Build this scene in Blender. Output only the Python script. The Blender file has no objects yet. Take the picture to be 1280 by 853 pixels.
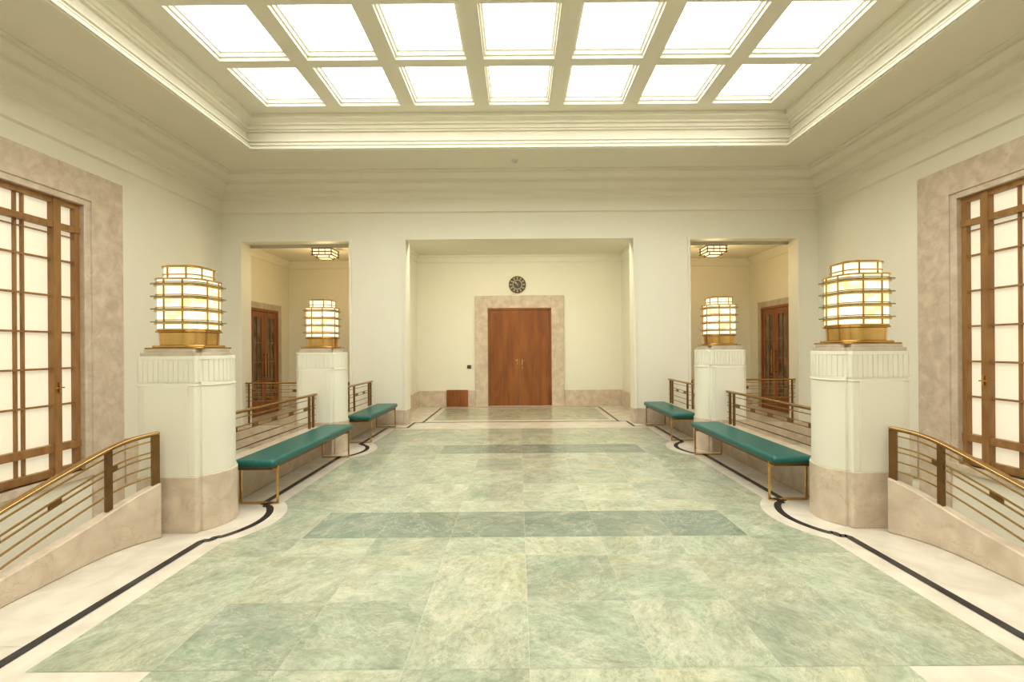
import bpy, math, random
from mathutils import Vector
random.seed(7)
S = bpy.context.scene
COL = S.collection
try:
    S.view_settings.view_transform = 'Standard'
    S.view_settings.look = 'None'
    S.view_settings.exposure = .20
    S.view_settings.gamma = .93
except Exception: pass

# ---------------------------------------------------------------- materials
def new_mat(name):
    m = bpy.data.materials.new(name); m.use_nodes = True
    nt = m.node_tree; b = nt.nodes['Principled BSDF']
    return m, nt, b
def N(nt, t, **kw):
    n = nt.nodes.new(t)
    for k, v in kw.items():
        if k in n.inputs: n.inputs[k].default_value = v
        else: setattr(n, k, v)
    return n
def ramp(nt, stops):
    r = nt.nodes.new('ShaderNodeValToRGB')
    e = r.color_ramp.elements
    while len(e) > 1: e.remove(e[-1])
    e[0].position = stops[0][0]; e[0].color = (*stops[0][1], 1)
    for p, c in stops[1:]:
        x = e.new(p); x.color = (*c, 1)
    return r
def noisy(name, c1, c2, scale=3, rough=.6, metal=0, bump=0.0, detail=6, dist=0.0, stretch=None, lo=.35, hi=.65, spec=None, vein=None):
    m, nt, b = new_mat(name)
    tc = N(nt, 'ShaderNodeTexCoord'); mp = N(nt, 'ShaderNodeMapping')
    nt.links.new(tc.outputs['Object'], mp.inputs[0])
    if stretch: mp.inputs['Scale'].default_value = stretch
    n = N(nt, 'ShaderNodeTexNoise', Scale=scale, Detail=detail, Distortion=dist)
    nt.links.new(mp.outputs[0], n.inputs['Vector'])
    r = ramp(nt, [(lo, c1), (hi, c2)])
    nt.links.new(n.outputs['Fac'], r.inputs[0])
    out = r.outputs[0]
    if vein:
        n2 = N(nt, 'ShaderNodeTexNoise', Scale=scale*.6, Detail=12, Distortion=.8, Roughness=.6)
        nt.links.new(mp.outputs[0], n2.inputs['Vector'])
        r2 = ramp(nt, [(.488,(0,0,0)),(.5,(.45,.45,.45)),(.512,(0,0,0))]); nt.links.new(n2.outputs['Fac'], r2.inputs[0])
        mx = nt.nodes.new('ShaderNodeMix'); mx.data_type='RGBA'
        nt.links.new(r2.outputs[0], mx.inputs['Factor']); nt.links.new(out, mx.inputs['A']); mx.inputs['B'].default_value=(*vein,1)
        out = mx.outputs['Result']
    nt.links.new(out, b.inputs['Base Color'])
    b.inputs['Roughness'].default_value = rough
    b.inputs['Metallic'].default_value = metal
    if spec is not None: b.inputs['Specular IOR Level'].default_value = spec
    if bump:
        bp = N(nt, 'ShaderNodeBump', Strength=bump, Distance=.01)
        nt.links.new(n.outputs['Fac'], bp.inputs['Height'])
        nt.links.new(bp.outputs[0], b.inputs['Normal'])
    return m
def emis(name, c, strength, c2=None, scale=2, lo=.35, hi=.65, base=None):
    m, nt, b = new_mat(name)
    b.inputs['Base Color'].default_value = (*(base or c), 1)
    b.inputs['Emission Strength'].default_value = strength
    tc = N(nt, 'ShaderNodeTexCoord'); n = N(nt, 'ShaderNodeTexNoise', Scale=scale, Detail=1)
    nt.links.new(tc.outputs['Object'], n.inputs['Vector'])
    r = ramp(nt, [(lo, c2 or c), (hi, c)])
    nt.links.new(n.outputs['Fac'], r.inputs[0]); nt.links.new(r.outputs[0], b.inputs['Emission Color'])
    return m

M_WALL = noisy('wall_paint', (.80,.762,.625), (.815,.777,.64), 1.5, .5)
M_CEIL = noisy('ceiling_paint', (.81,.768,.635), (.825,.782,.65), 1.5, .6)
M_PED = noisy('pedestal_paint', (.77,.735,.605), (.785,.75,.62), 2, .42)
M_STONE = noisy('pale_marble', (.505,.40,.285), (.71,.60,.465), 6, .28, detail=15, dist=.5, lo=.25, hi=.72, vein=(.44,.31,.20))
M_STONE2 = noisy('beige_marble', (.42,.35,.26), (.56,.48,.36), 5, .3, detail=10, dist=.8)
M_CREAM = noisy('cream_floor_stone', (.58,.52,.41), (.70,.64,.52), 4, .2, detail=12, dist=.5)
M_BLACK = noisy('black_marble', (.006,.006,.009), (.03,.03,.035), 8, .25)
M_WOOD = noisy('door_wood', (.205,.065,.014), (.315,.108,.024), 1.3, .3, stretch=(5,5,.8), detail=10, dist=.8)
M_WOOD2 = noisy('window_wood', (.265,.13,.04), (.36,.19,.062), 3, .38, stretch=(4,4,.8))
M_BRASS = noisy('brass', (.60,.38,.14), (.72,.48,.19), 6, .2, 1)
M_DBRASS = noisy('polished_dark_brass', (.42,.25,.085), (.52,.32,.115), 4, .16, 1)
M_BRONZE = noisy('dark_bronze', (.17,.09,.032), (.23,.125,.046), 6, .32, .7)
M_BROWNM = noisy('brown_bronze', (.46,.285,.11), (.56,.36,.145), 5, .25, 1)
M_LEATHER = noisy('green_leather', (.008,.10,.084), (.012,.122,.102), 30, .34, bump=.05)
M_WIN = emis('frosted_window', (1,.92,.72), .45, (.98,.89,.67), 1, base=(.60,.55,.41))
M_SKY = emis('skylight_glass', (.98,1,1), 4.9)
M_LAMP = emis('lamp_glass', (1,.91,.66), 1.2, (1,.70,.30), 9, .34, .48, base=(.4,.3,.15))
M_CLAMP = emis('ceiling_lamp_glass', (1,.80,.42), 1.35, base=(.4,.3,.15))
M_GEDGE = noisy('green_plate_glass', (.14,.19,.10), (.20,.26,.15), 4, .1)
M_DGLASS = noisy('dark_door_glass', (.08,.07,.045), (.24,.20,.12), 3, .08)
M_BLK = noisy('black_plastic', (.01,.01,.01), (.02,.02,.02), 5, .5)
M_DIAL = noisy('clock_dark_face', (.05,.042,.022), (.075,.06,.032), 5, .4)
M_DIAL2 = noisy('clock_pale_marks', (.50,.43,.25), (.55,.48,.30), 5, .4)
M_WHITE = noisy('white_plastic', (.6,.6,.55), (.65,.65,.6), 5, .5)

def green():
    m, nt, b = new_mat('green_marble')
    at = N(nt, 'ShaderNodeAttribute', attribute_name='tone')
    tc = N(nt, 'ShaderNodeTexCoord')
    sc = nt.nodes.new('ShaderNodeVectorMath'); sc.operation = 'MULTIPLY'; sc.inputs[1].default_value = (0, 37, 53)
    nt.links.new(at.outputs['Color'], sc.inputs[0])
    ad = nt.nodes.new('ShaderNodeVectorMath'); ad.operation = 'ADD'
    nt.links.new(tc.outputs['Object'], ad.inputs[0]); nt.links.new(sc.outputs[0], ad.inputs[1])
    sp = nt.nodes.new('ShaderNodeSeparateColor'); nt.links.new(at.outputs['Color'], sp.inputs[0])
    vr = nt.nodes.new('ShaderNodeVectorRotate'); vr.rotation_type='Z_AXIS'
    ma = nt.nodes.new('ShaderNodeMath'); ma.operation='MULTIPLY'; ma.inputs[1].default_value=6.28
    nt.links.new(sp.outputs[1], ma.inputs[0]); nt.links.new(ma.outputs[0], vr.inputs['Angle']); nt.links.new(ad.outputs[0], vr.inputs['Vector'])
    mp = N(nt, 'ShaderNodeMapping'); mp.inputs['Scale'].default_value=(1,1.5,1)
    nt.links.new(vr.outputs[0], mp.inputs[0])
    n1 = N(nt, 'ShaderNodeTexNoise', Scale=3.2, Detail=15, Roughness=.78, Distortion=.4)
    n2 = N(nt, 'ShaderNodeTexNoise', Scale=17, Detail=15, Roughness=.8, Distortion=.4)
    n3 = N(nt, 'ShaderNodeTexNoise', Scale=2.0, Detail=15, Roughness=.68, Distortion=.4)
    n4 = N(nt, 'ShaderNodeTexNoise', Scale=2.8, Detail=15, Roughness=.64, Distortion=.7)
    n5 = N(nt, 'ShaderNodeTexNoise', Scale=1.3, Detail=8, Roughness=.6, Distortion=.3)
    for n in (n1, n2, n3, n4, n5): nt.links.new(mp.outputs[0], n.inputs['Vector'])
    rd = ramp(nt, [(.34, (.13,.165,.13)), (.5, (.19,.225,.175)), (.66, (.30,.325,.245))])
    rp = ramp(nt, [(.32, (.30,.32,.225)), (.44, (.41,.42,.30)), (.55, (.50,.50,.37)), (.68, (.63,.60,.475))])
    nt.links.new(n1.outputs['Fac'], rd.inputs[0]); nt.links.new(n1.outputs['Fac'], rp.inputs[0])
    mx = nt.nodes.new('ShaderNodeMix'); mx.data_type = 'RGBA'
    nt.links.new(sp.outputs[0], mx.inputs['Factor']); nt.links.new(rd.outputs[0], mx.inputs['A']); nt.links.new(rp.outputs[0], mx.inputs['B'])
    r5 = ramp(nt, [(.36, (.93,1.0,.96)), (.52, (1,1,1)), (.68, (1.04,1.0,.91))])
    nt.links.new(n5.outputs['Fac'], r5.inputs[0])
    m0 = nt.nodes.new('ShaderNodeMix'); m0.data_type = 'RGBA'; m0.blend_type = 'MULTIPLY'; m0.inputs['Factor'].default_value = 1
    nt.links.new(mx.outputs['Result'], m0.inputs['A']); nt.links.new(r5.outputs[0], m0.inputs['B'])
    r2 = ramp(nt, [(.36, (.72,.78,.70)), (.50, (1,1,1)), (.64, (1.12,1.09,1.05))])
    nt.links.new(n2.outputs['Fac'], r2.inputs[0])
    m2 = nt.nodes.new('ShaderNodeMix'); m2.data_type = 'RGBA'; m2.blend_type = 'MULTIPLY'; m2.inputs['Factor'].default_value = 1
    nt.links.new(m0.outputs['Result'], m2.inputs['A']); nt.links.new(r2.outputs[0], m2.inputs['B'])
    cur=m2.outputs['Result']
    for nn,w,f,col in ((n3,.009,.5,(.64,.59,.44,1)),(n4,.007,.5,(.19,.22,.15,1))):
        r3 = ramp(nt, [(.5-w, (0,0,0)), (.5, (f,f,f)), (.5+w, (0,0,0))])
        nt.links.new(nn.outputs['Fac'], r3.inputs[0])
        m3 = nt.nodes.new('ShaderNodeMix'); m3.data_type = 'RGBA'
        nt.links.new(r3.outputs[0], m3.inputs['Factor']); nt.links.new(cur, m3.inputs['A'])
        m3.inputs['B'].default_value = col; cur=m3.outputs['Result']
    nt.links.new(cur, b.inputs['Base Color'])
    b.inputs['Roughness'].default_value = .15
    return m
M_GREEN = green()

# ---------------------------------------------------------------- mesh builder
class MB:
    def __init__(s): s.v=[]; s.f=[]; s.m=[]; s.mats=[]
    def mi(s, mat):
        if mat not in s.mats: s.mats.append(mat)
        return s.mats.index(mat)
    def face(s, pts, mat):
        i=len(s.v); s.v += [tuple(p) for p in pts]; s.f.append(tuple(range(i,i+len(pts)))); s.m.append(s.mi(mat))
    def box(s, x0,x1,y0,y1,z0,z1, mat):
        if x0>x1: x0,x1=x1,x0
        if y0>y1: y0,y1=y1,y0
        if z0>z1: z0,z1=z1,z0
        i=len(s.v)
        s.v += [(x0,y0,z0),(x1,y0,z0),(x1,y1,z0),(x0,y1,z0),(x0,y0,z1),(x1,y0,z1),(x1,y1,z1),(x0,y1,z1)]
        for q in ((0,3,2,1),(4,5,6,7),(0,1,5,4),(1,2,6,5),(2,3,7,6),(3,0,4,7)):
            s.f.append(tuple(i+k for k in q)); s.m.append(s.mi(mat))
        return s
    def prism(s, poly, z0, z1, mat, top=1.0, c=(0,0)):
        n=len(poly); i=len(s.v); k=s.mi(mat)
        s.v += [(p[0],p[1],z0) for p in poly] + [(c[0]+(p[0]-c[0])*top,c[1]+(p[1]-c[1])*top,z1) for p in poly]
        s.f.append(tuple(i+j for j in reversed(range(n)))); s.m.append(k)
        s.f.append(tuple(i+n+j for j in range(n))); s.m.append(k)
        for j in range(n):
            s.f.append((i+j, i+(j+1)%n, i+n+(j+1)%n, i+n+j)); s.m.append(k)
        return s
    def tube(s, po, pi_, z0, z1, mat):
        n=len(po); i=len(s.v); k=s.mi(mat)
        for P,z in ((po,z0),(po,z1),(pi_,z1),(pi_,z0)): s.v += [(p[0],p[1],z) for p in P]
        for a in range(4):
            c=(a+1)%4
            for j in range(n):
                q=(j+1)%n
                s.f.append((i+a*n+j,i+a*n+q,i+c*n+q,i+c*n+j)); s.m.append(k)
        return s
    def sweep(s, path, w, mat):
        n=len(path); k=s.mi(mat); i=len(s.v)
        for j,(x,y,zb,zt) in enumerate(path):
            a=path[max(j-1,0)]; b=path[min(j+1,n-1)]
            d=Vector((b[0]-a[0],b[1]-a[1])); d.normalize(); nx,ny=-d.y*w/2,d.x*w/2
            s.v += [(x+nx,y+ny,zb),(x-nx,y-ny,zb),(x-nx,y-ny,zt),(x+nx,y+ny,zt)]
        for j in range(n-1):
            a=i+4*j; b=a+4
            for q in range(4):
                r=(q+1)%4
                s.f.append((a+q,a+r,b+r,b+q)); s.m.append(k)
        s.f.append((i+3,i+2,i+1,i)); s.m.append(k)
        e=i+4*(n-1); s.f.append((e,e+1,e+2,e+3)); s.m.append(k)
        return s
    def cyl(s, c, axis, r, h, mat, n=24, r2=None):
        r2 = r if r2 is None else r2
        i=len(s.v); k=s.mi(mat)
        for hh,rr in ((0,r),(h,r2)):
            for j in range(n):
                t=2*math.pi*j/n; a,b=rr*math.cos(t),rr*math.sin(t)
                if axis=='z': p=(c[0]+a,c[1]+b,c[2]+hh)
                elif axis=='y': p=(c[0]+b,c[1]+hh,c[2]+a)
                else: p=(c[0]+hh,c[1]+a,c[2]+b)
                s.v.append(p)
        s.f.append(tuple(i+j for j in reversed(range(n)))); s.m.append(k)
        s.f.append(tuple(i+n+j for j in range(n))); s.m.append(k)
        for j in range(n):
            s.f.append((i+j,i+(j+1)%n,i+n+(j+1)%n,i+n+j)); s.m.append(k)
        return s
    def ring(s, rect, prof, mat):
        x0,x1,y0,y1=rect; i=len(s.v); k=s.mi(mat)
        for o,z in prof:
            s.v += [(x0+o,y0+o,z),(x1-o,y0+o,z),(x1-o,y1-o,z),(x0+o,y1-o,z)]
        for j in range(len(prof)-1):
            a=i+4*j; b=a+4
            for q in range(4):
                r=(q+1)%4
                s.f.append((a+q,b+q,b+r,a+r)); s.m.append(k)
        return s
    def obj(s, name, parent=None, origin=(0,0,0), bevel=0, smooth=True, props=None, segs=3):
        me=bpy.data.meshes.new(name)
        o0=Vector(origin)
        me.from_pydata([tuple(Vector(v)-o0) for v in s.v],[],s.f)
        for m in s.mats: me.materials.append(m)
        me.polygons.foreach_set('material_index', s.m)
        me.update()
        if smooth:
            me.polygons.foreach_set('use_smooth',[True]*len(s.f))
            me.set_sharp_from_angle(angle=math.radians(26))
        ob=bpy.data.objects.new(name, me); COL.objects.link(ob)
        if parent is not None: ob.parent=parent
        else: ob.location=o0
        if bevel:
            md=ob.modifiers.new('bevel','BEVEL'); md.width=bevel; md.segments=segs; md.limit_method='ANGLE'
        for k,v in (props or {}).items(): ob[k]=v
        return ob
def empty(name, loc, **props):
    e=bpy.data.objects.new(name,None); e.location=loc; e.empty_display_size=.1; COL.objects.link(e)
    for k,v in props.items(): e[k]=v
    return e
STR={'kind':'structure'}

# ---------------------------------------------------------------- dimensions
HX=6.05; YB=9.72; YF=-2.6; ZC=5.0; YE=12.7; DX=3.2; ZV=-2.2
OP=2.30; OPZ=3.74; S0,S1=3.45,5.62; SZ=3.72; RX=2.70
WY0,WY1,WZ0,WZ1=4.15,6.75,-.10,3.64

def side_wall(sg,name):
    b=MB()
    a,c=sg*HX,sg*(HX+.35)
    b.box(a,c,YF,WY0,ZV,5.3,M_WALL); b.box(a,c,WY1,YB+.3,ZV,5.3,M_WALL)
    b.box(a,c,WY0,WY1,WZ1,5.3,M_WALL); b.box(a,c,WY0,WY1,ZV,WZ0,M_WALL)
    b.box(sg*6.1,c,YB+.3,YE+.2,ZV,4.3,M_WALL)
    b.obj(name,props=STR)
side_wall(-1,'wall_left'); side_wall(1,'wall_right')
b=MB()
T=.32
b.box(-OP,OP,YB,YB+T,OPZ,5.3,M_WALL)
for sg in (-1,1):
    b.box(sg*OP,sg*S0,YB,YB+T,ZV,5.3,M_WALL)
    b.box(sg*S0,sg*S1,YB,YB+T,SZ,5.3,M_WALL)
    b.box(sg*S1,sg*HX,YB,YB+T,ZV,5.3,M_WALL)
    b.box(sg*S0,sg*S1,YB,YB+T,ZV,-.02,M_WALL)
    b.box(sg*RX,sg*2.9,YB+T,YE,0,4.3,M_WALL)
b.obj('wall_middle',props=STR)
b=MB(); b.box(-6.4,6.4,YE,YE+.25,0,4.3,M_WALL); b.obj('wall_back',props=STR)
b=MB(); b.box(-6.4,6.4,YF-.3,YF,ZV,5.3,M_WALL); b.obj('wall_front',props=STR)

b=MB()
def archi(x0,x1,zt,w,d,y):
    b.box(x0-w,x0,y-d,y,0,zt+w,M_WALL); b.box(x1,x1+w,y-d,y,0,zt+w,M_WALL); b.box(x0,x1,y-d,y,zt,zt+w,M_WALL)
archi(-OP,OP,OPZ,.05,.035,YB)
for sg in (-1,1):
    x0,x1=sorted((sg*S0,sg*S1)); archi(x0,x1,SZ,.05,.03,YB)
b.obj('trim_1',props=STR)

b=MB()
b.box(-RX,RX,YB+T,YE,4.0,4.1,M_CEIL)
b.ring((-RX,RX,YB+T,YE),[(0,3.80),(.02,3.81),(.02,3.94),(.05,3.96),(.05,4.0)],M_WALL)
for sg in (-1,1):
    x0,x1=sorted((sg*2.9,sg*6.1))
    b.box(x0,x1,YB+T,YE,3.86,3.95,M_CEIL)
    b.ring((x0,x1,YB+T,YE),[(0,3.66),(.03,3.68),(.03,3.76),(.08,3.82),(.08,3.86)],M_CEIL)
b.obj('trim_2',props=STR)

OX=4.55; OY0=-1.25; OY1=8.14
b=MB()
b.box(-6.2,-OX-.1,YF,YB+.1,ZC,ZC+.1,M_CEIL); b.box(OX+.1,6.2,YF,YB+.1,ZC,ZC+.1,M_CEIL)
b.box(-OX-.1,OX+.1,OY1+.1,YB+.1,ZC,ZC+.1,M_CEIL); b.box(-OX-.1,OX+.1,YF,OY0-.1,ZC,ZC+.1,M_CEIL)
b.obj('ceiling',props=STR)
b=MB()
b.ring((-HX,HX,YF,YB),[(0,4.28),(.045,4.30),(.045,4.55),(.08,4.57),(.08,4.61),(.13,4.64),(.13,4.70),(.21,4.73),(.29,4.79),(.29,4.84),(.36,4.86),(.43,4.94),(.43,4.97),(.50,4.975),(.50,5.0)],M_CEIL)
b.obj('trim_3',props=STR)
ZB=5.52; ZG=5.66
b=MB()
b.ring((-OX,OX,OY0,OY1),[(-.26,5.0),(-.26,4.975),(-.17,4.975),(-.17,4.94),(-.03,4.93),(-.03,4.945),(0,4.945),(0,4.985),(-.07,4.995),(-.07,5.03),(-.045,5.03),(-.045,5.05),(-.11,5.06),(-.11,5.10),(-.075,5.105),(-.075,5.13),(-.16,5.14),(-.16,5.29),(-.12,5.295),(-.12,5.32),(-.09,5.325),(-.09,5.38),(-.05,5.385),(-.05,5.42),(.0,5.44),(.05,5.45),(.05,ZB+.03)],M_CEIL)
b.obj('trim_4',props=STR)
NX=7; PX=8.50/7; NR=7; PY=1.24; GY1=7.94; BW=.24; BY=.17
b=MB(); g=MB()
xs=[-4.25+PX*i for i in range(NX+1)]; ys=[GY1-PY*i for i in range(NR+1)]
for i,x in enumerate(xs):
    x0,x1=x-BW/2,x+BW/2
    if i==0: x0=-OX-.1
    if i==NX: x1=OX+.1
    b.box(x0,x1,OY0-.1,OY1+.1,ZB,ZG+.12,M_CEIL)
for j,y in enumerate(ys):
    y0,y1=y-BY/2,y+BY/2
    if j==0: y1=OY1+.1
    if j==NR: y0=OY0-.1
    b.box(-OX-.1,OX+.1,y0,y1,ZB+.0015,ZG+.12,M_CEIL)
for i in range(NX):
    for j in range(NR):
        rc=(xs[i]+BW/2,xs[i+1]-BW/2,ys[j+1]+BY/2,ys[j]-BY/2)
        b.ring(rc,[(0,ZB+.05),(.025,ZB+.05),(.025,ZB+.10),(.05,ZB+.105),(.05,ZB+.16)],M_CEIL)
        g.box(rc[0]-.02,rc[1]+.02,rc[2]-.02,rc[3]+.02,ZG,ZG+.03,M_SKY)
grid=b.obj('window_3',props=STR)
g.obj('glass',parent=grid)

# ---------------------------------------------------------------- floor
PCX=3.012; PEDY=[4.33,7.28]
b=MB()
b.box(-DX,DX,YF,YB+.01,-.25,0,M_CREAM)
b.box(-6.4,6.4,YB+.01,YE+.1,-.25,0,M_CREAM)
tri=[]
def tile(x0,x1,y0,y1,t,z=.0015):
    gp=.0006
    if t>.25: t=.68+(t-.7)*.75
    tri.append((x0+gp,x1-gp,y0+gp,y1-gp,z,t))
C=.605
def row(y0,y1,toneL,halfk=4,dx=0):
    k=-halfk; i=0
    while k<halfk:
        t=toneL[i%len(toneL)]; i+=1
        tile(k*C,(k+1)*C,y0,y1,t); k+=1
row(2.30,2.91,[.75,.40,.65,.85,.7,.9,.50,.7])
row(2.91,3.56,[.8,.7,.8,.95,.48,.7,.65,.9])
row(3.56,3.90,[.7,.95,.6,.8,.9,.7,.8,.65])
row(3.90,4.51,[.75,.10,.08,.13,.06,.12,.04,.8])
row(4.51,4.83,[.7,.75,.85,.95,.8,1.0,.9,.7])
row(4.83,5.44,[.6,.72,.95,.65,1.0,1.1,.6,.75])
row(5.44,6.05,[.9,.65,.8,.95,.65,.75,.85,.6])
row(6.05,6.66,[.6,.7,.95,.6,.9,.8,.65,.85])
row(6.66,7.0,[.9,.6,.95,1.05,.8,.95,.7,.8])
row(7.0,7.62,[.8,.45,.06,.12,.04,.12,.04,.8])
row(7.62,7.94,[.8,.95,.75,1.0,.9,.8,1.0,.7])
row(7.94,8.55,[.6,.7,.65,.85,.7,.6,.75,.7])
row(8.55,9.15,[.75,.65,.9,.7,.6,.85,.7,.65])
y=2.30
while y>-2:
    row(y-.61,y,[random.choice((1.05,.9,.5,.65)) for _ in range(6)],3); y-=.61
for k in range(-3,3):
    for q in range(3):
        tile(k*.63,(k+1)*.63,10.25+q*.65,10.25+(q+1)*.65,random.choice((.8,.9,.7,1.0)))
nb=len(b.f)
for t in tri:
    x0,x1,y0,y1,z,tn=t
    b.face([(x0,y0,z),(x1,y0,z),(x1,y1,z),(x0,y1,z)],M_GREEN)
ng=len(b.f)
def arc(cx,cy,r,a0,a1,n=28):
    return [(cx+r*math.cos(a0+(a1-a0)*i/n),cy+r*math.sin(a0+(a1-a0)*i/n)) for i in range(n+1)]
def ribbon(pts,w,z,mat):
    n=len(pts); L=[];R=[]
    for j,p in enumerate(pts):
        a=pts[max(j-1,0)]; c=pts[min(j+1,n-1)]
        d=Vector((c[0]-a[0],c[1]-a[1])); d.normalize()
        L.append((p[0]-d.y*w/2,p[1]+d.x*w/2,z)); R.append((p[0]+d.y*w/2,p[1]-d.x*w/2,z))
    for j in range(n-1): b.face([R[j],R[j+1],L[j+1],L[j]],mat)
ICX=2.99
for sg in (-1,1):
    line=[(sg*2.60,-2.4)]
    for cy in PEDY:
        R=.77; xx=2.42
        h=math.sqrt(R*R-(ICX-xx)**2); a=math.atan2(h,ICX-xx)
        pts=arc(-ICX,cy,R,-a,a)
        if sg>0: pts=[(-p[0],p[1]) for p in reversed(pts)]
        b.face([(p[0],p[1],.0025) for p in pts],M_CREAM)
        R=.62; h=math.sqrt(R*R-(ICX-2.50)**2); a=math.atan2(h,ICX-2.50)
        pts=arc(-ICX,cy,R,-a,a)
        s0,s1=pts[0][1],pts[-1][1]
        pts=[(-2.60,s0-.09),(-2.595,s0-.075),(-2.545,s0-.07),(-2.54,s0-.055),(-2.54,s0-.01),(-2.53,s0)]+pts+[(-2.53,s1),(-2.54,s1+.01),(-2.54,s1+.055),(-2.545,s1+.07),(-2.595,s1+.075),(-2.60,s1+.09)]
        line += [(-p[0] if sg>0 else p[0],p[1]) for p in pts]
    line += [(sg*2.60,9.30),(sg*2.2,9.32),(sg*2.2,9.95),(sg*2.02,9.97)]
    ribbon(line,.062,.0035,M_BLACK)
    ribbon([(sg*2.03,9.94),(sg*2.03,12.4)],.045,.0035,M_BLACK)
ribbon([(-2.03,9.97),(2.03,9.97)],.045,.004,M_BLACK)
ribbon([(-2.03,12.4),(2.03,12.4)],.045,.004,M_BLACK)
b.box(-OP,OP,9.16,9.19,-.01,.001,M_STONE2)
for sg in (-1,1):
    for q in range(16):
        yy=-2+q*.75
        b.face([(sg*2.63,yy,.0012),(sg*3.19,yy,.0012),(sg*3.19,yy+.004,.0012),(sg*2.63,yy+.004,.0012)][::sg],M_STONE2)
fl=b.obj('floor',props=STR,smooth=False)
ca=fl.data.color_attributes.new('tone','FLOAT_COLOR','CORNER')
for pi,p in enumerate(fl.data.polygons):
    if nb<=pi<ng:
        t=tri[pi-nb][5]; r1,r2=random.random(),random.random()
        for li in p.loop_indices: ca.data[li].color=(min(max(t,0),1),r1,r2,1)
for sg,nm in ((-1,'floor_lower_left'),(1,'floor_lower_right')):
    b=MB(); x0,x1=sorted((sg*DX,sg*HX))
    b.box(x0,x1,YF,YB,ZV-.1,ZV,M_CREAM)
    b.box(x0,x1,4.2,YB,ZV,-1.1,M_CREAM)
    for i in range(7):
        b.box(x0,x1,4.2-.32*(i+1),4.2-.32*i,ZV,-1.1-.157*(i+1)+.0,M_CREAM)
    b.obj(nm,props=STR)

# ---------------------------------------------------------------- skirtings
def bb(name,boxes):
    b=MB()
    for q in boxes: b.box(*q,M_STONE)
    b.obj(name,props=STR,bevel=.006)
bb('baseboard_back',[(-RX,-1.17,YE-.04,YE,0,.42),(1.17,RX,YE-.04,YE,0,.42)])
bb('baseboard_left',[(-RX,-RX+.05,YB+T,YE-.04,0,.42),(-OP-.06,-OP+.015,YB-.045,YB+T+.01,0,.30)])
bb('baseboard_right',[(RX-.05,RX,YB+T,YE-.04,0,.42),(OP-.015,OP+.06,YB-.045,YB+T+.01,0,.30)])
bb('baseboard_middle',[(-S0+.0,-OP-.06,YB-.03,YB,0,.30),(OP+.06,S0,YB-.03,YB,0,.30),(-HX,-S0,YB-.03,YB,-.45,.0),(S0,HX,YB-.03,YB,-.45,.0)])
bb('baseboard_side',[(-HX,-HX+.03,7.31,YB,-.5,.2),(HX-.03,HX,7.31,YB,-.5,.2)])
bb('baseboard_gallery',[(-6.1,-2.9,YE-.03,YE,0,.3),(2.9,6.1,YE-.03,YE,0,.3)])

# ---------------------------------------------------------------- windows
def window(sg,name,tname):
    b=MB()
    SW=.53
    fx0,fx1=sg*(HX-.03),sg*(HX+.14)
    b.box(fx0,sg*HX,WY1,WY1+SW,-1.2,WZ1+.40,M_STONE)
    b.box(fx0,sg*HX,WY0-SW,WY0,-1.2,WZ1+.40,M_STONE)
    b.box(fx0,sg*HX,WY0,WY1,WZ1,WZ1+.40,M_STONE)
    b.box(sg*(HX-.01),fx1,WY1-.10,WY1+.02,WZ0-.02,WZ1,M_STONE)
    b.box(sg*(HX-.01),fx1,WY0-.02,WY0+.10,WZ0-.02,WZ1,M_STONE)
    b.box(sg*(HX-.01),fx1,WY0+.10,WY1-.10,WZ1-.08,WZ1+.01,M_STONE)
    b.box(sg*(HX-.06),fx1,WY0-.02,WY1+.02,WZ0-.10,WZ0+.0,M_STONE)
    b.obj(tname,props=STR,bevel=.008)
    y0,y1,z0,z1=WY0+.10,WY1-.10,WZ0,WZ1-.08
    w=MB(); X0,X1=sg*(HX+.06),sg*(HX+.16)
    def V(y,wd,dd=0): w.box(X0-sg*dd,X1,y-wd/2,y+wd/2,z0,z1,M_WOOD2)
    def H(z,ht,dd=0): w.box(X0-sg*(dd+.002),X1,y0,y1,z-ht/2,z+ht/2,M_WOOD2)
    V(y0+.035,.07); V(y1-.035,.07); H(z0+.05,.10); H(z1-.035,.07)
    yc=(y0+y1)/2
    for s2 in (-1,1):
        V(yc+s2*.86,.10,.02)
        for k in (.47,.38): V(yc+s2*k,.026,-.03)
        V(yc+s2*.03,.05,.01)
    H(3.20,.08,.01); H(.27,.10,.01)
    for z in (2.75,2.27,1.79,1.31,.83): H(z,.024,-.03)
    H(3.09,.014,-.03)
    o=w.obj(name,props=STR)
    gl=MB(); gl.box(sg*(HX+.125),sg*(HX+.15),y0,y1,z0,z1,M_WIN); gl.obj('glass',parent=o)
    hd=MB(); hx=X0-sg*.05
    for s2 in (-1,1):
        hd.box(hx,hx+sg*.05,yc+s2*.86-.012,yc+s2*.86+.012,1.0,1.13,M_BRASS)
        hd.cyl((hx,yc+s2*.86-.05,1.06),'y',.009,.10,M_BRASS,10)
    hd.obj('handle',parent=o)
window(-1,'window_1','trim_5'); window(1,'window_2','trim_6')

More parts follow.
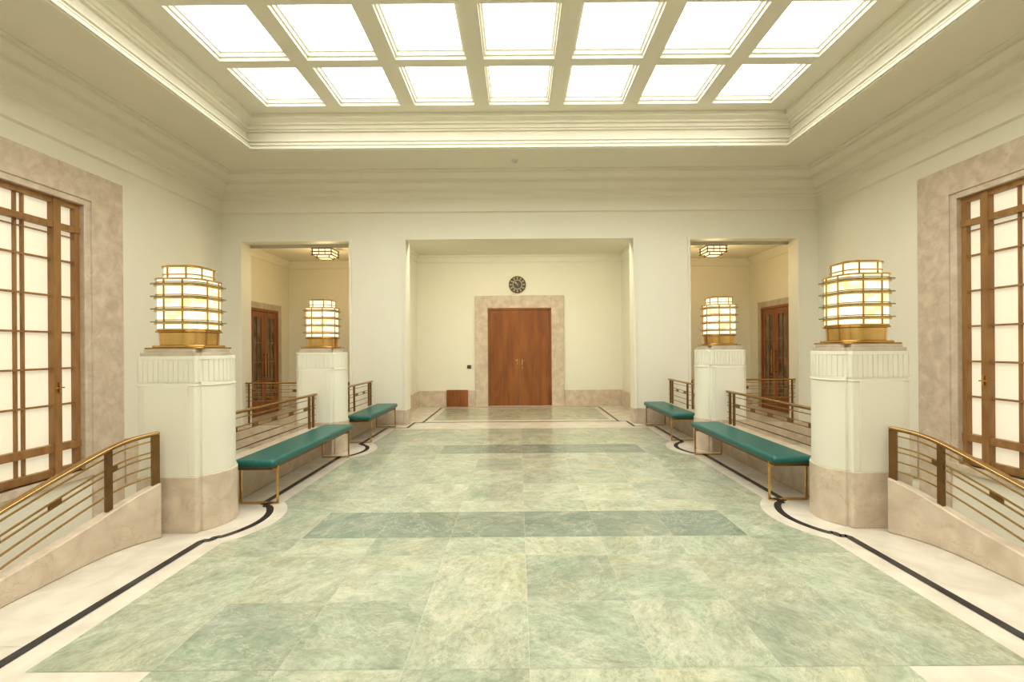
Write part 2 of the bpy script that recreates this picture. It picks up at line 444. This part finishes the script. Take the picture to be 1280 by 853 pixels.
# ---------------------------------------------------------------- doors
def door_main():
    b=MB(); y=YE
    b.box(-1.17,-.84,y-.06,y,0,2.92,M_STONE); b.box(.84,1.17,y-.06,y,0,2.92,M_STONE); b.box(-.84,.84,y-.06,y,2.59,2.92,M_STONE)
    b.box(-.84,.84,y-.06,y,0,.012,M_STONE2)
    b.obj('trim_7',props=STR,bevel=.008)
    d=MB()
    d.box(-.84,-.79,y-.05,y+.01,.0,2.59,M_WOOD); d.box(.79,.84,y-.05,y+.01,0,2.59,M_WOOD); d.box(-.79,.79,y-.05,y+.01,2.54,2.59,M_WOOD)
    o=d.obj('door_1',props=STR)
    for sg in (-1,1):
        l=MB(); x0,x1=sorted((sg*.004,sg*.785))
        l.box(x0,x1,y-.025,y-.001,.015,2.535,M_WOOD)
        l.obj('door_leaf',parent=o,bevel=.004)
        h=MB(); h.box(sg*.055,sg*.080,y-.032,y-.025,1.10,1.24,M_BRASS); h.cyl((sg*.067,y-.07,1.20),'y',.010,.04,M_BRASS,12)
        h.box(sg*.06,sg*.13,y-.08,y-.068,1.192,1.207,M_BRASS); h.cyl((sg*.067,y-.042,1.02),'y',.013,.017,M_BRASS,12)
        h.obj('handle',parent=o)
door_main()
def door_side(sg,name,tname):
    X=sg*6.1; y0,y1=10.75,12.05; zt=2.5
    b=MB()
    for q in ((y0-.14,y0,0,zt+.14),(y1,y1+.14,0,zt+.14),(y0,y1,zt,zt+.14)):
        b.box(X-sg*.05,X,q[0],q[1],q[2],q[3],M_STONE2)
    b.obj(tname,props=STR)
    d=MB()
    for q in ((y0,y0+.06,0,zt),(y1-.06,y1,0,zt),(y0+.06,y1-.06,zt-.06,zt)):
        d.box(X-sg*.045,X+sg*.01,q[0],q[1],q[2],q[3],M_WOOD)
    o=d.obj(name,props=STR); yc=(y0+y1)/2
    for s2 in (-1,1):
        l=MB(); a,c=sorted((yc+s2*.004,yc+s2*.585))
        xa,xb=X-sg*.03,X-sg*.002
        l.box(xa,xb,a,a+.12,.01,zt-.07,M_WOOD); l.box(xa,xb,c-.12,c,.01,zt-.07,M_WOOD)
        l.box(xa,xb,a+.12,c-.12,.01,.35,M_WOOD); l.box(xa,xb,a+.12,c-.12,zt-.2,zt-.07,M_WOOD)
        l.box(xa,xb,(a+c)/2-.012,(a+c)/2+.012,.35,zt-.2,M_WOOD)
        for z in (.8,1.25,1.7): l.box(xa+sg*.001,xb,a+.12,c-.12,z-.012,z+.012,M_WOOD)
        l.box(X-sg*.012,X-sg*.002,a+.12,c-.12,.35,zt-.2,M_DGLASS)
        l.obj('door_leaf',parent=o)
        h=MB(); yy=yc+s2*.06
        h.cyl((X-sg*.09,yy,.9),'z',.014,.55,M_BRASS,12)
        for z in (.93,1.42): h.box(X-sg*.09,X-sg*.03,yy-.01,yy+.01,z-.01,z+.01,M_BRASS)
        h.obj('handle',parent=o)
door_side(-1,'door_2','trim_8'); door_side(1,'door_3','trim_9')

# ---------------------------------------------------------------- pedestals
def ped_poly(a,bh,bulge,c,n=22,r=.018,m=4,st=.022):
    # box core with a stepped edge and a rounded bow on each side
    bu=bulge-st
    R=(c*c+bu*bu)/(2*bu); t0=math.asin(c/R); xc=a+bulge-R
    def cor(cx,cy,t):
        return [(cx+r*math.cos(math.radians(t+90*i/m)),cy+r*math.sin(math.radians(t+90*i/m))) for i in range(m+1)]
    P=cor(a-r,-bh+r,-90)
    P+=[(a,-c)]+[(xc+R*math.cos(-t0+2*t0*i/n),R*math.sin(-t0+2*t0*i/n)) for i in range(0,n+1)]+[(a,c)]
    P+=cor(a-r,bh-r,0)+cor(-a+r,bh-r,90)
    P+=[(-a,c)]+[(-xc-R*math.cos(t0-2*t0*i/n),R*math.sin(t0-2*t0*i/n)) for i in range(0,n+1)]+[(-a,-c)]
    P+=cor(-a+r,-bh+r,180)
    return P
def fluted(P,step,depth):
    out=[]; n=len(P); L=[0]
    for i in range(n):
        a,c=P[i],P[(i+1)%n]; L.append(L[-1]+math.dist(a,c))
    tot=L[-1]; cnt=int(round(tot/step)); ds=tot/cnt
    def at(s):
        s%=tot
        for i in range(n):
            if L[i]<=s<=L[i+1]:
                a,c=P[i],P[(i+1)%n]; d=L[i+1]-L[i] or 1e-9; t=(s-L[i])/d
                nx,ny=(c[1]-a[1])/d,-(c[0]-a[0])/d
                return a[0]+(c[0]-a[0])*t,a[1]+(c[1]-a[1])*t,nx,ny
    for k in range(cnt):
        for s,o in ((0,0),(.27,0),(.54,0),(.82,0),(.85,-depth),(.97,-depth)):
            x,y,nx,ny=at((k+s)*ds); out.append((x+nx*o,y+ny*o))
    return out
ZP=1.55
def pedestal(sg,cy):
    cx=sg*PCX
    e=empty('pedestal',(cx,cy,0),label='cream painted pedestal with fluted top band and pale marble plinth',category='pedestal',group='lamp pedestals on the landing')
    mv=lambda P:[(cx+p[0],cy+p[1]) for p in P]
    o=(cx,cy,0)
    b=MB(); b.prism(mv(ped_poly(.255,.300,.125,.245)),.0,.47,M_STONE); b.obj('plinth',e,o,bevel=.005)
    b=MB(); A=(.245,.285,.119,.232)
    b.prism(mv(ped_poly(*A)),.47,1.235,M_PED)
    b.prism(mv(ped_poly(A[0]+.006,A[1]+.006,A[2]+.001,A[3]+.003)),1.235,1.248,M_PED)
    b.prism(mv(ped_poly(A[0]-.004,A[1]-.004,A[2],A[3])),1.248,1.27,M_PED)
    b.prism(mv(ped_poly(*A)),1.46,1.49,M_PED)
    for s2 in (-1,1): b.box(cx-.185,cx+.185,cy+s2*.285,cy+s2*.297,.47,1.235,M_PED)
    b.obj('shaft',e,o,bevel=.003)
    b=MB(); b.prism(mv(fluted(ped_poly(A[0]+.008,A[1],A[2]-.008,A[3],st=.004),.043,.005)),1.27,1.46,M_PED); b.obj('fluted_band',e,o,smooth=False)
    b=MB(); b.prism(mv(ped_poly(.238,.275,.10,.21)),1.49,1.522,M_STONE2); b.prism(mv(ped_poly(.22,.255,.085,.19)),1.522,ZP,M_STONE2); b.obj('cap',e,o,bevel=.004)
# ---------------------------------------------------------------- lanterns
def lantern(sg,cy):
    cx=sg*(PCX-.01); z=ZP
    e=empty('lantern',(cx,cy,z),label='glowing stepped brass and glass lantern with stacked glass plates',category='lamp',group='lanterns on the pedestals')
    o=(cx,cy,z)
    def sq(h,ch,n=9):
        P=[]
        for (ax,ay,t0) in ((h-ch,-h+ch,-90),(h-ch,h-ch,0),(-h+ch,h-ch,90),(-h+ch,-h+ch,180)):
            for i in range(n):
                t=math.radians(t0+90*i/(n-1)); P.append((cx+ax+ch*math.cos(t),cy+ay+ch*math.sin(t)))
        return P
    b=MB()
    b.prism(sq(.25,.06),z,z+.014,M_DBRASS); b.prism(sq(.225,.10),z+.014,z+.032,M_BRASS)
    b.prism(sq(.200,.14),z+.032,z+.145,M_BRASS,1.03,(cx,cy)); b.prism(sq(.220,.14),z+.145,z+.160,M_DBRASS); b.prism(sq(.212,.135),z+.160,z+.177,M_BRASS)
    b.obj('base',e,o,bevel=.004)
    T1=.60; T2=.71
    b=MB()
    b.prism(sq(.207,.13),z+.177,z+T1,M_LAMP); b.prism(sq(.160,.09),z+T1,z+T2,M_LAMP)
    b.obj('shade',e,o)
    b=MB()
    def post(px,py,z0,z1,rr=.006): b.box(cx+px-rr,cx+px+rr,cy+py-rr,cy+py+rr,z+z0,z+z1,M_DBRASS)
    for s2 in (-1,1):
        for q in (-.080,.080):
            post(q,s2*.209,.172,T1+.01); post(s2*.209,q,.172,T1+.01)
            post(q,s2*.162,T1,T2); post(s2*.162,q,T1,T2)
    for zz in (.235,.345,.455,.565):
        b.tube(sq(.226,.14),sq(.200,.128),z+zz-.020,z+zz-.003,M_BRASS)
        b.tube(sq(.219,.138),sq(.200,.128),z+zz+.012,z+zz+.020,M_DBRASS)
    b.tube(sq(.222,.14),sq(.145,.08),z+T1,z+T1+.014,M_BRASS)
    b.tube(sq(.170,.095),sq(.155,.088),z+T1+.045,z+T1+.056,M_BRASS)
    b.prism(sq(.174,.095),z+T2,z+T2+.014,M_BRASS); b.prism(sq(.148,.08),z+T2+.014,z+T2+.024,M_DBRASS)
    b.obj('frame',e,o)
    for zz in (.235,.345,.455,.565):
        b=MB(); b.tube(sq(.236,.11),sq(.210,.13),z+zz-.003,z+zz+.005,M_GEDGE)
        b.obj('glass_plate',e,o)
for sg in (-1,1):
    for cy in PEDY: pedestal(sg,cy); lantern(sg,cy)

# ---------------------------------------------------------------- benches
def bench(sg,y0,y1,lab):
    x0,x1=2.43,2.85; cx=sg*(x0+x1)/2; cy=(y0+y1)/2
    e=empty('bench',(cx,cy,0),label=lab,category='bench',group='green benches along the railings'); o=(cx,cy,0)
    b=MB(); b.box(sg*x0,sg*x1,y0,y1,.383,.46,M_LEATHER); b.obj('seat',e,o,bevel=.034,segs=5)
    b=MB(); b.box(sg*(x0+.04),sg*(x1-.04),y0+.05,y1-.05,.358,.384,M_BRONZE); b.obj('seat_frame',e,o)
    for yy in (y0+.12,y1-.12):
        l=MB(); r=.009
        xa,xb=sorted((sg*(x0+.015),sg*(x1-.02)))
        l.box(xa,xa+2*r,yy-r,yy+r,.0045,.385,M_BRASS); l.box(xb-2*r,xb,yy-r,yy+r,.0045,.385,M_BRASS)
        l.box(xa+2*r,xb-2*r,yy-r,yy+r,.0045,.0045+2*r,M_BRASS); l.box(xa+2*r,xb-2*r,yy-r,yy+r,.340,.358,M_BRASS)
        l.obj('leg',e,o)
for sg in (-1,1):
    bench(sg,4.67,6.92,'long green leather bench on brass loop legs')
    bench(sg,7.72,9.50,'short green leather bench on brass loop legs')

# ---------------------------------------------------------------- balustrades
def interp(path,ds=.04):
    out=[]
    for a,c in zip(path[:-1],path[1:]):
        n=max(1,int(math.dist(a[:2],c[:2])/ds))
        for i in range(n):
            t=i/n; out.append(tuple(a[k]+(c[k]-a[k])*t for k in range(len(a))))
    out.append(path[-1]); return out
def smooth_path(path,it=6):
    p=interp(path)
    for _ in range(it):
        p=[p[0]]+[tuple((p[i-1][k]+2*p[i][k]+p[i+1][k])/4 for k in range(4)) for i in range(1,len(p)-1)]+[p[-1]]
    return p
def balustrade(path,offs,posts,label,base_w=.17,basebottom=0,block_pair=(1,2),name='balustrade'):
    o=(path[0][0],path[0][1],basebottom)
    e=empty(name,o,label=label,category='railing')
    if base_w:
        b=MB(); b.sweep([(p[0],p[1],basebottom,p[2]) for p in path],base_w,M_STONE); b.obj('base',e,o,bevel=.01)
    b=MB(); b.sweep([(p[0],p[1],p[3]-.020,p[3]) for p in path],.055,M_BROWNM); b.sweep([(p[0],p[1],p[3]-.030,p[3]-.020) for p in path],.03,M_BRONZE); b.obj('handrail',e,o,bevel=.006)
    for of in offs:
        b=MB(); b.sweep([(p[0],p[1],p[3]-of-.005,p[3]-of+.005) for p in path],.012,M_BROWNM); b.obj('bar',e,o)
    n=len(path)
    d=[0]
    for a,c in zip(path[:-1],path[1:]): d.append(d[-1]+math.dist(a[:2],c[:2]))
    def seg(s0,s1):
        return [path[i] for i in range(n) if s0<=d[i]<=s1]
    for s in posts:
        i=min(range(n),key=lambda k:abs(d[k]-s)); i=min(max(i,0),n-2); sgm=path[i:i+2]
        b=MB(); b.sweep([(p[0],p[1],p[2]-.005,p[3]-.028) for p in sgm],.03,M_BRONZE); b.obj('post',e,o)
    s=.25
    while s<d[-1]-.15:
        sgm=seg(s,s+.13)
        if len(sgm)>1:
            lo,hi=offs[block_pair[0]],offs[block_pair[1]]
            b=MB(); b.sweep([(p[0],p[1],p[3]-hi,p[3]-lo) for p in sgm],.016,M_BRONZE); b.obj('infill',e,o)
        s+=.42
    return e
for sg in (-1,1):
    f=lambda L:interp([(sg*a,b_,c,d_) for a,b_,c,d_ in L],.025)
    balustrade(f([(2.99,4.64,.42,.90),(2.99,6.97,.42,.90)]),[.075,.17,.215,.31,.40],[.05,2.10,2.24],'level bronze bar railing on a low marble wall behind a bench')
    balustrade(f([(2.99,7.59,.42,.90),(2.99,9.66,.42,.90)]),[.075,.17,.215,.31,.40],[.05,1.0,1.84,1.98],'short bronze bar railing on a low marble wall by the pier')
    balustrade(interp([(sg*S0,YB+.10,.0,.87),(sg*S1,YB+.10,.0,.87)],.025),[.07,.15,.20,.30,.38,.5],[.06,1.08,2.1],'bronze bar railing across a gallery opening',base_w=0)
    P=[(3.02,3.97,.45,.87),(3.06,3.91,.435,.875),(3.12,3.83,.39,.86),(3.17,3.72,.335,.82),(3.20,3.47,.265,.74),(3.20,3.18,.215,.66),(3.20,2.95,.18,.59),(3.20,2.4,.10,.42),(3.20,1.7,.06,.26)]
    pts=smooth_path([(sg*a,b_,c,d_) for a,b_,c,d_ in P],14)
    balustrade(pts,[.07,.16,.20,.28,.36],[.02,.33,1.45],'curved sloping bronze bar railing on a swept marble string wall',base_w=.09)

# ---------------------------------------------------------------- small things
CXK=-.05
e=empty('wall_clock',(CXK,YE,3.21),label='round bronze wall clock with dark olive face and pale marks',category='clock'); o=(CXK,YE,3.21)
b=MB(); b.cyl((CXK,YE-.025,3.21),'y',.228,.025,M_BRONZE,48); b.cyl((CXK,YE-.030,3.21),'y',.215,.006,M_DIAL,48); b.cyl((CXK,YE-.032,3.21),'y',.128,.004,M_DIAL2,48); b.cyl((CXK,YE-.034,3.21),'y',.110,.004,M_DIAL,48); b.obj('dial',e,o)
for k in range(12):
    b=MB()
    t=k*math.pi/6; cxk,czk=CXK+.172*math.sin(t),3.21+.172*math.cos(t)
    d=Vector((math.sin(t),math.cos(t))); pv=Vector((d.y,-d.x))
    q=[(cxk+d.x*u+pv.x*v,YE-.033,czk+d.y*u+pv.y*v) for (u,v) in ((-.026,-.014),(.026,-.014),(.026,.014),(-.026,.014))]
    b.face(q,M_DIAL2)
    b.face([(x,y+.003,z) for x,y,z in reversed(q)],M_DIAL2)
    b.obj('hour_marker',e,o)
for nm,t,L,w in (('hour_hand',math.radians(325),.09,.026),('minute_hand',math.radians(305),.15,.018)):
    b=MB(); d=Vector((math.sin(t),math.cos(t))); pv=Vector((d.y,-d.x))
    q=[(CXK+d.x*u+pv.x*v,YE-.043,3.21+d.y*u+pv.y*v) for u,v in ((-.03,-w/2),(L,-w/2),(L,w/2),(-.03,w/2))]
    b.face(q,M_DIAL2); q2=[(x,y+.006,z) for x,y,z in q]; b.face(list(reversed(q2)),M_DIAL2); b.obj(nm,e,o)
b=MB(); b.box(-1.39,-1.29,YE-.02,YE,1.0,1.09,M_BLK); b.box(-1.37,-1.31,YE-.024,YE-.02,1.02,1.07,M_BRONZE)
b.obj('wall_switch',origin=(-1.34,YE,1.05),props={'label':'small black wall switch plate beside the door','category':'switch'})
b=MB(); b.box(-1.93,-1.37,YE-.09,YE-.042,.0,.44,M_WOOD); b.box(-1.89,-1.41,YE-.1,YE-.09,.04,.40,M_WOOD)
c=b.obj('access_cupboard',origin=(-1.65,YE-.06,0),bevel=.004,props={'label':'small brown wooden cupboard set against the marble skirting','category':'cupboard'})
k=MB(); k.cyl((-1.46,YE-.115,.24),'y',.012,.016,M_BRASS,12); k.obj('knob',c,(-1.65,YE-.06,0))
b=MB(); b.cyl((-.08,8.85,ZC-.03),'z',.05,.03,M_WHITE,24,.07); b.cyl((-.08,8.85,ZC-.05),'z',.03,.02,M_WHITE,24)
b.obj('smoke_detector',origin=(-.08,8.85,ZC),props={'label':'small round white smoke detector on the ceiling','category':'smoke detector'})
for sg in (-1,1):
    cx,cy,z=sg*4.42,10.95,3.86; o=(cx,cy,z)
    e=empty('ceiling_light',o,label='square brass framed glass ceiling light glowing warmly',category='ceiling light',group='gallery ceiling lights')
    b=MB(); b.box(cx-.14,cx+.14,cy-.14,cy+.14,z-.05,z,M_BRASS); b.obj('ceiling_plate',e,o)
    b=MB(); b.box(cx-.20,cx+.20,cy-.20,cy+.20,z-.20,z-.05,M_CLAMP); b.box(cx-.13,cx+.13,cy-.13,cy+.13,z-.25,z-.20,M_CLAMP); b.obj('shade',e,o)
    b=MB()
    for sx in (-1,1):
        for zz in (.06,.13,.20):
            b.box(cx-.235,cx+.235,cy+sx*.203,cy+sx*.225,z-zz-.011,z-zz+.011,M_BRONZE)
            b.box(cx+sx*.203,cx+sx*.225,cy-.235,cy+.235,z-zz-.010,z-zz+.010,M_BRONZE)
        for sy in (-1,1):
            b.box(cx+sx*.203,cx+sx*.22,cy+sy*.203,cy+sy*.22,z-.22,z-.05,M_BRONZE)
            b.box(cx+sx*.07-.007,cx+sx*.07+.007,cy+sy*.203,cy+sy*.215,z-.21,z-.05,M_BRONZE)
            b.box(cx+sx*.125,cx+sx*.145,cy+sy*.125,cy+sy*.145,z-.26,z-.20,M_BRONZE)
        b.box(cx-.15,cx+.15,cy+sx*.133,cy+sx*.15,z-.265,z-.245,M_BRONZE); b.box(cx+sx*.133,cx+sx*.15,cy-.15,cy+.15,z-.265,z-.245,M_BRONZE)
    b.obj('frame',e,o)

# ---------------------------------------------------------------- lights
for sg in (-1,1):
    l=bpy.data.lights.new('gallery_lamp','POINT'); l.energy=27; l.color=(1,.77,.42); l.shadow_soft_size=.2
    ob=bpy.data.objects.new('gallery_lamp_light',l); ob.location=(sg*4.42,10.95,3.2); COL.objects.link(ob)
l=bpy.data.lights.new('recess_lamp','AREA'); l.shape='RECTANGLE'; l.size=4.4; l.size_y=.34; l.energy=75; l.color=(1,.95,.80)
ob=bpy.data.objects.new('recess_light',l); ob.location=(0,10.26,3.97); ob.rotation_euler=(math.radians(12),0,0); COL.objects.link(ob)
w=bpy.data.worlds.new('world'); S.world=w; w.use_nodes=True
w.node_tree.nodes['Background'].inputs[0].default_value=(1,.97,.9,1); w.node_tree.nodes['Background'].inputs[1].default_value=.5

# ---------------------------------------------------------------- camera
cd=bpy.data.cameras.new('camera'); cd.sensor_width=36; cd.lens=600/1280*36
cd.shift_x=-(647.5-640)/1280; cd.shift_y=(435-426.5)/1280; cd.clip_start=.05
cam=bpy.data.objects.new('camera',cd); cam.location=(-.045,0,1.54); cam.rotation_euler=(math.radians(90),math.radians(.42),0)
COL.objects.link(cam); S.camera=cam
